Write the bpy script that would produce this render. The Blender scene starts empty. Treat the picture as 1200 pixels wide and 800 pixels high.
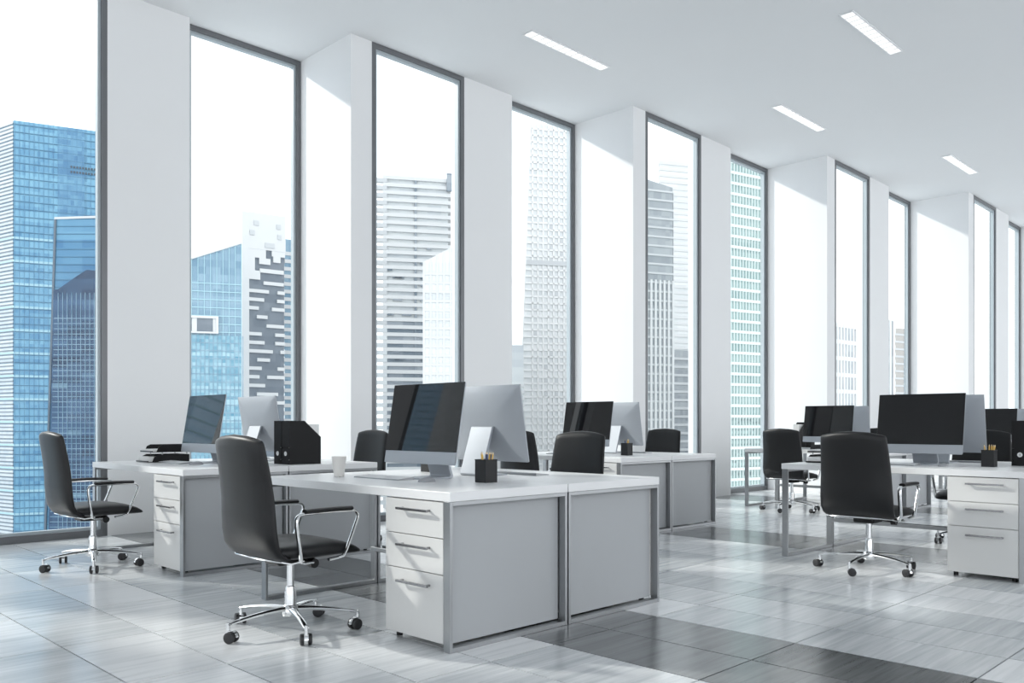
import bpy, bmesh, math, random
from mathutils import Vector, Matrix
R2 = math.sqrt(2); PI = math.pi
random.seed(7)
S = bpy.context.scene
C = S.collection

# ------------------------------------------------------------------ camera, sky, sun, exposure
H = 1.067
cd = bpy.data.cameras.new('camera'); cam = bpy.data.objects.new('camera', cd); C.objects.link(cam)
cam.location = (0, 0, H)
cam.rotation_euler = (PI/2, 0, -PI/4)          # looks half way between +X and +Y
cd.sensor_width = 36; cd.lens = 30; cd.shift_y = 97/1200
cd.clip_start = 0.05; cd.clip_end = 4000
S.camera = cam

w = bpy.data.worlds.new('world'); S.world = w; w.use_nodes = True
nt = w.node_tree; bg = nt.nodes['Background']
bg.inputs['Color'].default_value = (0.93, 0.965, 1.0, 1); bg.inputs['Strength'].default_value = 1.25

sl = bpy.data.lights.new('sun', 'SUN'); so = bpy.data.objects.new('sun', sl); C.objects.link(so)
sl.energy = 1.9; sl.angle = math.radians(2.5); sl.color = (1.0, 0.965, 0.91)
SUN = Vector((0.46, -0.78, -0.51))             # direction the light travels, in through the windows
so.rotation_euler = SUN.to_track_quat('-Z', 'Y').to_euler()
so.location = (0, 20, 20)

S.view_settings.view_transform = 'Standard'; S.view_settings.look = 'None'
S.view_settings.gamma = 1; S.view_settings.use_curve_mapping = False
S.view_settings.exposure = 0.7

# ------------------------------------------------------------------ materials
def new_mat(name):
    m = bpy.data.materials.new(name); m.use_nodes = True
    return m, m.node_tree, m.node_tree.nodes['Principled BSDF']
def mat(name, col, rough=0.5, metal=0.0, noise=0.0, nscale=20, bump=0.0, spec=0.5, coat=0.0):
    m, t, b = new_mat(name)
    b.inputs['Base Color'].default_value = (*col, 1); b.inputs['Roughness'].default_value = rough
    b.inputs['Metallic'].default_value = metal; b.inputs['Specular IOR Level'].default_value = spec
    b.inputs['Coat Weight'].default_value = coat
    tc = t.nodes.new('ShaderNodeTexCoord'); n = t.nodes.new('ShaderNodeTexNoise'); n.inputs['Scale'].default_value = nscale
    n.inputs['Detail'].default_value = 4
    t.links.new(tc.outputs['Object'], n.inputs['Vector'])
    if noise:
        mr = t.nodes.new('ShaderNodeMapRange'); mr.inputs['To Min'].default_value = 1-noise; mr.inputs['To Max'].default_value = 1+noise
        vm = t.nodes.new('ShaderNodeVectorMath'); vm.operation = 'SCALE'; vm.inputs[0].default_value = col
        t.links.new(n.outputs['Fac'], mr.inputs['Value']); t.links.new(mr.outputs['Result'], vm.inputs['Scale'])
        t.links.new(vm.outputs['Vector'], b.inputs['Base Color'])
    if bump:
        bp = t.nodes.new('ShaderNodeBump'); bp.inputs['Strength'].default_value = bump; bp.inputs['Distance'].default_value = 0.002
        t.links.new(n.outputs['Fac'], bp.inputs['Height']); t.links.new(bp.outputs['Normal'], b.inputs['Normal'])
    return m
M = {}
M['wall'] = mat('white_plaster', (0.83, 0.835, 0.84), 0.6, noise=0.01, nscale=3, bump=0.05)
M['ceiling'] = mat('ceiling_paint', (0.82, 0.83, 0.84), 0.7, noise=0.01, nscale=2)
M['grout'] = mat('grout', (0.02, 0.02, 0.022), 0.8, noise=0.05)
M['frame'] = mat('window_frame', (0.17, 0.175, 0.185), 0.35, 0.4, noise=0.03)
M['laminate'] = mat('white_laminate', (0.80, 0.805, 0.81), 0.32, noise=0.01, nscale=8)
M['drawer'] = mat('drawer_front', (0.68, 0.68, 0.67), 0.4, noise=0.01, nscale=8)
M['panel'] = mat('grey_white_panel', (0.41, 0.425, 0.44), 0.5, noise=0.01, nscale=5)
M['alu'] = mat('desk_aluminium', (0.36, 0.37, 0.38), 0.30, 0.85, noise=0.04, nscale=60)
M['chrome'] = mat('chrome', (0.80, 0.81, 0.82), 0.12, 1.0, noise=0.02)
M['silver'] = mat('monitor_aluminium', (0.42, 0.445, 0.48), 0.55, 0.35, noise=0.01)
M['screen'] = mat('screen_glass', (0.006, 0.006, 0.007), 0.02, 0, noise=0.02, spec=0.42)
M['leather'] = mat('black_leather', (0.006, 0.0063, 0.0075), 0.42, 0, noise=0.1, nscale=120, bump=0.12, spec=0.36)
_b = M['leather'].node_tree.nodes['Principled BSDF']; _b.inputs['Sheen Weight'].default_value = 0.10; _b.inputs['Sheen Roughness'].default_value = 0.25
M['black'] = mat('black_plastic', (0.006, 0.006, 0.007), 0.38, 0, noise=0.1, spec=0.35)
M['rubber'] = mat('caster_rubber', (0.02, 0.02, 0.022), 0.5, 0, noise=0.1)
M['mesh'] = mat('black_mesh_cup', (0.010, 0.010, 0.011), 0.6, 0.0, noise=0.3, nscale=300, bump=0.5)
M['card'] = mat('black_card', (0.005, 0.005, 0.006), 0.55, 0, noise=0.1, spec=0.3)
M['paper'] = mat('paper', (0.82, 0.82, 0.81), 0.8, noise=0.02, nscale=60)
M['ceramic'] = mat('white_ceramic', (0.78, 0.76, 0.73), 0.3, noise=0.01)
M['yellow'] = mat('yellow_pencil', (0.72, 0.46, 0.10), 0.4, noise=0.05)
M['navy'] = mat('navy_pencil', (0.05, 0.07, 0.16), 0.4, noise=0.05)
M['wood'] = mat('pencil_wood', (0.75, 0.58, 0.38), 0.6, noise=0.1)
M['lead'] = mat('pencil_lead', (0.03, 0.03, 0.03), 0.4, noise=0.05)
M['pink'] = mat('pink_eraser', (0.75, 0.35, 0.38), 0.7, noise=0.05)
M['white'] = mat('white_plastic', (0.82, 0.83, 0.84), 0.3, noise=0.01)
M['mouse'] = mat('mouse_plastic', (0.30, 0.31, 0.33), 0.4, noise=0.01)
M['handle'] = mat('handle_metal', (0.30, 0.30, 0.31), 0.25, 0.9, noise=0.02)
M['bead'] = mat('sky_lit_bead', (0.42, 0.47, 0.50), 0.4, noise=0.01)  # pale tone paints sky light on the frame's inner side
M['ground'] = mat('distant_ground', (0.55, 0.57, 0.58), 0.9, noise=0.15, nscale=0.02)

def emis(name, col, s):
    m, t, b = new_mat(name); b.inputs['Base Color'].default_value = (*col, 1)
    b.inputs['Emission Color'].default_value = (*col, 1); b.inputs['Emission Strength'].default_value = s
    n = t.nodes.new('ShaderNodeTexNoise'); r = t.nodes.new('ShaderNodeMapRange')
    r.inputs['To Min'].default_value = 0.45; r.inputs['To Max'].default_value = 0.5
    t.links.new(n.outputs['Fac'], r.inputs['Value']); t.links.new(r.outputs['Result'], b.inputs['Roughness'])
    return m
M['lamp'] = emis('lamp_diffuser', (1, 0.99, 0.97), 0.42)

def glass_mat():
    m = bpy.data.materials.new('window_glass'); m.use_nodes = True; t = m.node_tree; t.nodes.clear()
    o = t.nodes.new('ShaderNodeOutputMaterial'); mx = t.nodes.new('ShaderNodeMixShader')
    tr = t.nodes.new('ShaderNodeBsdfTransparent'); gl = t.nodes.new('ShaderNodeBsdfGlossy'); lw = t.nodes.new('ShaderNodeLayerWeight'); lw.inputs['Blend'].default_value = 0.5
    pw = t.nodes.new('ShaderNodeMath'); pw.operation = 'POWER'; pw.inputs[1].default_value = 5.0; t.links.new(lw.outputs['Facing'], pw.inputs[0])
    fr = t.nodes.new('ShaderNodeMath'); fr.operation = 'MULTIPLY_ADD'; fr.inputs[1].default_value = 0.10; fr.inputs[2].default_value = 0.008; t.links.new(pw.outputs[0], fr.inputs[0])
    gl.inputs['Roughness'].default_value = 0.02
    tr.inputs['Color'].default_value = (0.975, 0.99, 0.99, 1)
    t.links.new(fr.outputs[0], mx.inputs[0]); t.links.new(tr.outputs[0], mx.inputs[1]); t.links.new(gl.outputs[0], mx.inputs[2])
    t.links.new(mx.outputs[0], o.inputs[0]); return m
M['glass'] = glass_mat()

TW, TL, TX0, TY0 = 0.4267, 0.815, 3.072, 1.967
def tile_mat(name, cA, cB, rough):
    m, t, b = new_mat(name); N = t.nodes.new; L = t.links.new
    g = N('ShaderNodeNewGeometry'); sep = N('ShaderNodeSeparateXYZ'); L(g.outputs['Position'], sep.inputs[0])
    def ma(op, a, bb):
        n = N('ShaderNodeMath'); n.operation = op
        for i, v in enumerate((a, bb)):
            if v is None: continue
            if isinstance(v, (int, float)): n.inputs[i].default_value = v
            else: L(v, n.inputs[i])
        return n.outputs[0]
    ix = ma('FLOOR', ma('DIVIDE', ma('SUBTRACT', sep.outputs[0], TX0), TW), None)
    iy = ma('FLOOR', ma('DIVIDE', ma('SUBTRACT', sep.outputs[1], TY0), TL), None)
    cb = N('ShaderNodeCombineXYZ'); L(ix, cb.inputs[0]); L(iy, cb.inputs[1])
    wn = N('ShaderNodeTexWhiteNoise'); wn.noise_dimensions = '3D'; L(cb.outputs[0], wn.inputs['Vector'])
    # wood-like streaks running along X, shifted per tile
    c2 = N('ShaderNodeCombineXYZ'); L(ma('MULTIPLY', sep.outputs[0], 1.3), c2.inputs[0])
    L(ma('MULTIPLY', sep.outputs[1], 26.0), c2.inputs[1]); L(ma('MULTIPLY', wn.outputs['Value'], 40.0), c2.inputs[2])
    no = N('ShaderNodeTexNoise'); no.inputs['Scale'].default_value = 1.0; no.inputs['Detail'].default_value = 6; no.inputs['Roughness'].default_value = 0.6
    no.inputs['Distortion'].default_value = 0.4
    L(c2.outputs[0], no.inputs['Vector'])
    f = ma('ADD', ma('MULTIPLY', no.outputs['Fac'], 0.80), ma('MULTIPLY', wn.outputs['Value'], 0.42))
    cr = N('ShaderNodeValToRGB'); cr.color_ramp.elements[0].position = 0.30; cr.color_ramp.elements[1].position = 0.78
    cr.color_ramp.elements[0].color = (*cA, 1); cr.color_ramp.elements[1].color = (*cB, 1)
    L(f, cr.inputs[0]); L(cr.outputs[0], b.inputs['Base Color'])
    r = N('ShaderNodeMapRange'); r.inputs['To Min'].default_value = rough-0.04; r.inputs['To Max'].default_value = rough+0.05
    L(no.outputs['Fac'], r.inputs['Value']); L(r.outputs['Result'], b.inputs['Roughness'])
    return m
M['tile_light'] = tile_mat('light_tile', (0.44, 0.47, 0.49), (0.80, 0.81, 0.82), 0.19)
M['tile_dark'] = tile_mat('dark_tile', (0.09, 0.097, 0.10), (0.21, 0.22, 0.225), 0.19)

def facade_mat(name, cA, cB, cw, ch, rough=0.35, spec=0.5, cC=None, line=None, lt=0.08):
    """per-pane colour of a distant curtain wall: cell grid on object X/Y (cw wide) and Z (ch high)"""
    m, t, b = new_mat(name); N = t.nodes.new; L = t.links.new
    tc = N('ShaderNodeTexCoord'); sep = N('ShaderNodeSeparateXYZ'); L(tc.outputs['Object'], sep.inputs[0])
    def ma(op, a, bb=None):
        n = N('ShaderNodeMath'); n.operation = op
        for i, v in enumerate((a, bb)):
            if v is None: continue
            if isinstance(v, (int, float)): n.inputs[i].default_value = v
            else: L(v, n.inputs[i])
        return n.outputs[0]
    h = ma('ADD', ma('MULTIPLY', sep.outputs[0], 1.0), ma('MULTIPLY', sep.outputs[1], 0.73))
    hx = ma('DIVIDE', h, cw); hz = ma('DIVIDE', sep.outputs[2], ch)
    cb = N('ShaderNodeCombineXYZ'); L(ma('FLOOR', hx), cb.inputs[0]); L(ma('FLOOR', hz), cb.inputs[2])
    wn = N('ShaderNodeTexWhiteNoise'); L(cb.outputs[0], wn.inputs['Vector'])
    cbr = N('ShaderNodeCombineXYZ'); L(ma('FLOOR', hz), cbr.inputs[0])
    wr = N('ShaderNodeTexWhiteNoise'); L(cbr.outputs[0], wr.inputs['Vector'])
    nn = N('ShaderNodeTexNoise'); nn.inputs['Scale'].default_value = 0.03; L(tc.outputs['Object'], nn.inputs['Vector'])
    f = ma('ADD', ma('ADD', ma('MULTIPLY', wn.outputs['Value'], 0.35), ma('MULTIPLY', wr.outputs['Value'], 0.35)), ma('MULTIPLY', nn.outputs['Fac'], 0.4))
    cr = N('ShaderNodeValToRGB'); e = cr.color_ramp.elements
    e[0].position = 0.25; e[0].color = (*cA, 1); e[1].position = 0.8; e[1].color = (*cB, 1)
    if cC: x = e.new(0.9); x.color = (*cC, 1)
    L(f, cr.inputs[0]); L(cr.outputs[0], b.inputs['Base Color'])
    b.inputs['Roughness'].default_value = rough; b.inputs['Specular IOR Level'].default_value = spec
    return m

# ------------------------------------------------------------------ mesh helpers
class MB:
    def __init__(s): s.v = []; s.f = []; s.mi = []; s.cur = 0
    def add(s, vs, fs):
        n = len(s.v); s.v += [tuple(v) for v in vs]; s.f += [tuple(i+n for i in f) for f in fs]; s.mi += [s.cur]*len(fs); return s
    def box(s, x0, x1, y0, y1, z0, z1):
        x0, x1 = min(x0, x1), max(x0, x1); y0, y1 = min(y0, y1), max(y0, y1)
        return s.add([(x0,y0,z0),(x1,y0,z0),(x1,y1,z0),(x0,y1,z0),(x0,y0,z1),(x1,y0,z1),(x1,y1,z1),(x0,y1,z1)],
              [(0,3,2,1),(4,5,6,7),(0,1,5,4),(1,2,6,5),(2,3,7,6),(3,0,4,7)])
    def obox(s, o, ax, ay, az):
        """box from corner o spanned by three vectors"""
        o, ax, ay, az = map(Vector, (o, ax, ay, az))
        vs = [o, o+ax, o+ax+ay, o+ay]; vs += [v+az for v in vs]
        return s.add(vs, [(0,3,2,1),(4,5,6,7),(0,1,5,4),(1,2,6,5),(2,3,7,6),(3,0,4,7)])
    def prism(s, pts, z0, z1s):
        n = len(pts)
        if not hasattr(z1s, '__len__'): z1s = [z1s]*n
        if not hasattr(z0, '__len__'): z0 = [z0]*n
        vs = [(p[0], p[1], z) for p, z in zip(pts, z0)] + [(p[0], p[1], z) for p, z in zip(pts, z1s)]
        return s.add(vs, [tuple(range(n))[::-1], tuple(range(n, 2*n))] + [(i, (i+1) % n, (i+1) % n+n, i+n) for i in range(n)])
    def extrude_y(s, prof, y0, y1):
        """profile in XZ extruded along Y"""
        n = len(prof)
        vs = [(x, y0, z) for x, z in prof] + [(x, y1, z) for x, z in prof]
        return s.add(vs, [tuple(range(n)), tuple(range(n, 2*n))[::-1]] + [(i, i+n, (i+1) % n+n, (i+1) % n) for i in range(n)])
    def rings(s, rs, closed_caps=True, loop=False):
        n = len(rs[0]); base = len(s.v); fs = []
        m = len(rs)
        for j in range(m if loop else m-1):
            for i in range(n):
                a = j*n+i; b = j*n+(i+1) % n; c = ((j+1) % m)*n+(i+1) % n; d = ((j+1) % m)*n+i
                fs.append((a, b, c, d))
        if closed_caps and not loop:
            fs.append(tuple(range(n))[::-1]); fs.append(tuple(range((m-1)*n, m*n)))
        return s.add([p for r in rs for p in r], fs)
    def cyl(s, p0, p1, r0, r1=None, n=16):
        r1 = r0 if r1 is None else r1
        return s.tube([p0, p1], [r0, r1], n)
    def tube(s, path, rad, n=8, flat=None, up=(0, 0, 1)):
        """sweep; flat=(a,b) half sizes of an elliptical/flat section along (side, up)"""
        P = [Vector(p) for p in path]; rs = []
        if not hasattr(rad, '__len__'): rad = [rad]*len(P)
        prev = None
        for i, p in enumerate(P):
            t = (P[min(i+1, len(P)-1)]-P[max(i-1, 0)]).normalized()
            if prev is None:
                a = Vector((0, 0, 1)) if abs(t.z) < 0.9 else Vector((0, 1, 0))
                if flat: a = Vector(up)
                u = (a - t*a.dot(t)).normalized()
            else: u = (prev - t*prev.dot(t)).normalized()
            prev = u; vv = t.cross(u)
            if flat: rs.append([p + vv*(flat[0]*math.cos(2*PI*k/n)) + u*(flat[1]*math.sin(2*PI*k/n)) for k in range(n)])
            else: rs.append([p + (vv*math.cos(2*PI*k/n)+u*math.sin(2*PI*k/n))*rad[i] for k in range(n)])
        return s.rings(rs)
    def lathe(s, prof, n=24, c=(0, 0)):
        rs = [[(c[0]+r*math.cos(2*PI*k/n), c[1]+r*math.sin(2*PI*k/n), z) for k in range(n)] for r, z in prof]
        return s.rings(rs)
    def mesh(s, name, mats):
        me = bpy.data.meshes.new(name); me.from_pydata(s.v, [], s.f)
        for m_ in (mats if isinstance(mats, (list, tuple)) else [mats]): me.materials.append(M[m_] if isinstance(m_, str) else m_)
        me.polygons.foreach_set('material_index', s.mi)
        bm = bmesh.new(); bm.from_mesh(me); bmesh.ops.recalc_face_normals(bm, faces=bm.faces); bm.to_mesh(me); bm.free()
        return me
    def build(s, name, mats, parent=None, bevel=0, seg=2, smooth=False, sub=0, **props):
        me = s.mesh(name, mats)
        if smooth:
            me.polygons.foreach_set('use_smooth', [True]*len(me.polygons)); me.set_sharp_from_angle(angle=math.radians(40))
        o = bpy.data.objects.new(name, me); C.objects.link(o)
        if parent: o.parent = parent
        if bevel:
            b = o.modifiers.new('bevel', 'BEVEL'); b.width = bevel; b.segments = seg; b.limit_method = 'ANGLE'; b.harden_normals = False
        if sub:
            b = o.modifiers.new('sub', 'SUBSURF'); b.levels = sub; b.render_levels = sub
        for k, v in props.items(): o[k] = v
        return o
def thing(name, label, cat, loc=(0, 0, 0), rz=0, group=None):
    o = bpy.data.objects.new(name, None); C.objects.link(o); o.empty_display_size = 0.1
    o.location = loc; o.rotation_euler = (0, 0, rz); o['label'] = label; o['category'] = cat
    if group: o['group'] = group
    return o
def tag(o, label, cat, group=None):
    o['label'] = label; o['category'] = cat
    if group: o['group'] = group
    return o
def dup(root, loc, rz=0, label=None, group=None):
    kids = {}
    for x in list(C.objects):
        if x.parent: kids.setdefault(x.parent.name, []).append(x)
    def rec(o, par):
        c = o.copy(); C.objects.link(c)
        if par: c.parent = par
        for ch in kids.get(o.name, []): rec(ch, c)
        return c
    r = rec(root, None); r.location = loc; r.rotation_euler = (0, 0, rz)
    if label: r['label'] = label
    if group: r['group'] = group
    return r
def arc(c, r, a0, a1, n=5):
    return [(c[0]+r*math.cos(math.radians(a0+(a1-a0)*i/n)), c[1]+r*math.sin(math.radians(a0+(a1-a0)*i/n))) for i in range(n+1)]

# ------------------------------------------------------------------ large structure: facade, floor, ceiling
CX0, CY0, PX, PY, CH = 5.221, 7.650, 3.800, -0.872, 5.236
def corner(k): return CX0+k*PX, CY0+k*PY
KS = range(-6, 7)
YB = -7.0; XR = corner(7)[0]
# building edge polygon
wall = MB()
for k in KS:
    cx, cy = corner(k)
    wall.box(cx, cx+0.27, cy, cy+1.10, -0.35, CH+0.3)
    wall.box(cx+1.62, cx+2.43, cy, cy+0.22, -0.35, CH+0.3)
wall.build('wall_left', 'wall', kind='structure')
def facade_y(x):
    k = math.floor((x-CX0)/PX); cx, cy = corner(k)
    return cy+0.10 if (x-cx) < 2.43 else cy+0.23
cl = MB(); sb = MB()
for k in KS:
    cx, cy = corner(k)
    cl.box(cx, cx+2.43, YB, cy+0.11, CH, CH+0.3); cl.box(cx+2.43, cx+PX, YB, cy+0.24, CH, CH+0.3)
    sb.box(cx, cx+2.43, YB, cy+0.11, -0.35, -0.012); sb.box(cx+2.43, cx+PX, YB, cy+0.24, -0.35, -0.012)
x_end = corner(-6)[0]
ceiling = cl.build('ceiling', 'ceiling', kind='structure')
floor = sb.build('floor', 'grout', kind='structure')
# tiles
G = 0.0075
def vis(x, y):
    D = (x+y)/R2
    if D < 1.2: return None
    s = (x-y)/(x+y)
    if abs(s) > 0.66: return None
    v = 497+1067/D
    return D if v < 850 else None
near = []; far_l = MB(); far_d = MB(); cells = []
for i in range(-48, 62):
    for j in range(-11, 15):
        x0 = TX0+i*TW; y0 = TY0+j*TL; x1 = x0+TW; y1 = y0+TL
        dark = (i % 9) in (0, 1)
        # split at facade steps
        k = math.floor((x1-CX0)/PX); cx = corner(k)[0]
        spans = [(x0, cx), (cx, x1)] if x0 < cx-0.01 and x1 > cx+0.01 and y1 > corner(k)[1]+0.13 else [(x0, x1)]
        for a, b in spans:
            ym = facade_y((a+b)/2); yy = min(y1, ym)
            if yy-y0 < 0.02 or b > XR: continue
            D = vis((a+b)/2, (y0+yy)/2)
            cells.append((D if D else 1e9, a, b, y0, yy, dark, (a == x0 and b == x1 and yy == y1)))
cells.sort()
shared = {}
for n, (D, a, b, y0, yy, dark, full) in enumerate(cells):
    g1 = G if a != b else 0
    if n < 300 and D < 1e8:
        mn = 'tile_dark' if dark else 'tile_light'
        if full:
            if dark not in shared:
                shared[dark] = MB().box(G/2, TW-G/2, G/2, TL-G/2, -0.012, 0).mesh('floor_tile', mn)
            me = shared[dark]
        else: me = MB().box(G/2, b-a-G/2, G/2, yy-y0-G/2, -0.012, 0).mesh('floor_tile', mn)
        o = bpy.data.objects.new('floor_tile', me); C.objects.link(o); o.location = (a, y0, 0); o.parent = floor
    else: (far_d if dark else far_l).box(a+G/2, b-G/2, y0+G/2, yy-G/2, -0.012, 0)
far_l.build('light_tile_field', 'tile_light', floor, kind='stuff')
far_d.build('dark_tile_field', 'tile_dark', floor, kind='stuff')

# windows
def window(n, x0, x1, y):
    F, Dp = 0.055, 0.10
    o = MB().box(x0, x0+F, y, y+Dp, 0, CH).build('window_%d' % n, 'frame', kind='structure')   # left jamb carries the rest
    MB().box(x1-F, x1, y, y+Dp, 0, CH).build('window_jamb', 'frame', o, bevel=0.003)
    MB().box(x0+F, x1-F, y, y+Dp, CH-F, CH).build('window_head', 'frame', o, bevel=0.003)
    MB().box(x0+F, x1-F, y, y+Dp, 0.0, F+0.01).build('window_sill', 'frame', o, bevel=0.003)
    # inner bead, set back
    b = MB(); f2 = F+0.028; yb0, yb1 = y+0.022, y+0.080
    b.box(x0+F, x0+f2, yb0, yb1, F, CH-F); b.box(x1-f2, x1-F, yb0, yb1, F, CH-F)
    b.box(x0+f2, x1-f2, yb0, yb1, CH-f2, CH-F); b.box(x0+f2, x1-f2, yb0, yb1, F, f2+0.01)
    b.build('glazing_bead', 'bead', o)
    MB().box(x0+f2, x1-f2, y+0.058, y+0.066, f2+0.01, CH-f2).build('window_pane', 'glass', o)
n = 1
for k in range(-1, 5):
    cx, cy = corner(k)
    window(n, cx+0.27, cx+1.62, cy); window(n+1, cx+2.43, cx+3.80, cy+0.13); n += 2
for k in range(-6, -1):
    cx, cy = corner(k)
    window(n, cx+0.27, cx+1.62, cy); window(n+1, cx+2.43, cx+3.80, cy+0.13); n += 2

# ------------------------------------------------------------------ ceiling lights
lights = [(7.187, 6.30, 'long recessed ceiling light nearest the tall windows, at the left'),
          (9.16, 3.72, 'recessed ceiling light nearest the camera, high over the right side'),
          (11.0, 5.45, 'middle recessed ceiling light, between the nearer two and the far one'),
          (14.79, 4.60, 'farthest small recessed ceiling light at the right')]
for i, (x, y, lab) in enumerate(lights):
    t = thing('ceiling_light', lab, 'light', (x, y, CH), 0, 'recessed ceiling lights')
    hw, hl = 0.075, 0.66
    f = MB()
    f.box(-hl, hl, -hw, -hw+0.014, -0.012, 0.0); f.box(-hl, hl, hw-0.014, hw, -0.012, 0.0)
    f.box(-hl, -hl+0.014, -hw+0.014, hw-0.014, -0.012, 0); f.box(hl-0.014, hl, -hw+0.014, hw-0.014, -0.012, 0)
    f.build('light_frame', 'white', t)
    MB().box(-hl+0.014, hl-0.014, -hw+0.014, hw-0.014, -0.004, 0.0).build('diffuser', 'lamp', t)
    lvm = MB().box(-0.003, 0.003, -hw+0.014, hw-0.014, -0.011, -0.004).mesh('louvre', 'white')
    for q in range(11):
        lo = bpy.data.objects.new('louvre', lvm); C.objects.link(lo); lo.parent = t; lo.location = (-hl+0.014+(q+1)*(2*hl-0.028)/12, 0, 0)

# ------------------------------------------------------------------ desks
DW, DL = 0.83, 1.76
ISL = [  # X0, Y0, name used in labels
    (2.600, 3.006, 'front centre'), (2.590, 5.842, 'left'), (6.400, 4.950, 'middle'),
    (6.440, 1.590, 'right'), (10.07, 4.000, 'far'), (13.90, 3.15, 'farthest')]
def build_desk(m, label, cat='desk'):
    t = thing('desk', label, cat)
    X = lambda a: a*m
    MB().box(X(0), X(DW-0.003), 0, DL, 0.705, 0.75).build('tabletop', 'laminate', t, bevel=0.0025)
    def loop(y0, y1, nm):
        f = MB(); th = 0.017
        f.box(X(0), X(th), y0, y1, 0, 0.705); f.box(X(DW-0.006-th), X(DW-0.006), y0, y1, 0, 0.705)
        f.box(X(th), X(DW-0.006-th), y0, y1, 0.0, 0.022); f.box(X(th), X(DW-0.006-th), y0, y1, 0.685, 0.705)
        f.build(nm, 'alu', t, bevel=0.0015, seg=1)
    loop(0.0, 0.05, 'end_frame'); loop(DL-0.055, DL-0.005, 'leg_frame')
    MB().box(X(DW-0.06), X(DW-0.035), 0.50, DL-0.055, 0.222, 0.248).build('stretcher', 'alu', t, bevel=0.002, seg=1)
    MB().box(X(0.019 if m > 0 else 0.036), X(0.800), 0.048, 0.052, 0.03, 0.680).build('end_panel', 'panel', t)
    return t
def build_pedestal(m, label):
    t = thing('drawer_pedestal', label, 'drawers')
    X = lambda a: a*m
    MB().box(X(0.024), X(0.76), 0.053, 0.498, 0.032, 0.700).build('body', 'drawer', t, bevel=0.002, seg=1)
    for z0, z1, hz in ((0.530, 0.699, 0.655), (0.359, 0.526, 0.478), (0.034, 0.355, 0.298)):
        d = MB().box(X(0.002), X(0.023), 0.053, 0.499, z0, z1).build('drawer', 'drawer', t, bevel=0.0015, seg=1)
        h = MB(); h.box(X(-0.034), X(-0.022), 0.135, 0.375, hz-0.006, hz+0.006)
        h.box(X(-0.024), X(0.003), 0.147, 0.159, hz-0.005, hz+0.005); h.box(X(-0.024), X(0.003), 0.351, 0.363, hz-0.005, hz+0.005)
        h.build('handle', 'handle', d, bevel=0.001, seg=1)
    for xx in (0.06, 0.70):
        for yy in (0.09, 0.46):
            MB().cyl((X(xx), yy, 0.0), (X(xx), yy, 0.033), 0.016, n=12).build('foot', 'black', t)
    return t
protoD = {}; protoP = {}
DLAB = {  # (A side, B side)
 'front centre': ('large white desk in the front centre with the white mug on it', 'white desk at the back half of the front centre pair, beside the empty dark tiles'),
 'left': ('white desk at the left by the first window with the letter trays on it', 'white desk at the left carrying the black magazine files, seen behind the front desk'),
 'middle': ('white desk in the middle distance with the pen cup, its drawers partly hidden', 'white desk in the middle distance, right half with end panel facing the open floor'),
 'right': ('white desk at the right edge whose three drawers face the camera', 'white desk at the right edge behind the big black monitor, carrying the ring-holed binder'),
 'far': ('distant white desk with open metal leg frame against the green tower window', 'distant white desk seen under the right-hand desk, its end panel between chair and drawers'),
 'farthest': ('farthest white desk behind the right-hand monitors, near half', 'farthest white desk behind the right-hand monitors, back half')}
PLAB = {
 'front centre': ('three-drawer white pedestal under the front centre desk', 'white pedestal behind the rear end panel of the front centre desks'),
 'left': ('three-drawer white pedestal under the left desk beside the first chair', 'white pedestal under the back half of the left desks'),
 'middle': ('white pedestal under the middle desk, only its top drawer seen', 'white pedestal behind the end panel of the middle desks nearest the green tower window'),
 'right': ('three-drawer white pedestal at the right edge of the view', 'white pedestal under the desk behind the right-hand one'),
 'far': ('white pedestal under the distant desk, left half', 'white pedestal under the distant desk, right half'),
 'farthest': ('white pedestal under the farthest desk, near half', 'white pedestal under the farthest desk, back half')}
for X0, Y0, nm in ISL:
    for side, m in ((0, 1), (1, -1)):
        loc = (X0 if m == 1 else X0+2*DW, Y0, 0)
        if m not in protoD:
            protoD[m] = build_desk(m, DLAB[nm][side]); protoP[m] = build_pedestal(m, PLAB[nm][side])
            d, p = protoD[m], protoP[m]; d.location = loc; p.location = loc
        else:
            d = dup(protoD[m], loc, 0, DLAB[nm][side]); p = dup(protoP[m], loc, 0, PLAB[nm][side])
        d['group'] = 'white office desks'; p['group'] = 'drawer pedestals under the desks'

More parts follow.
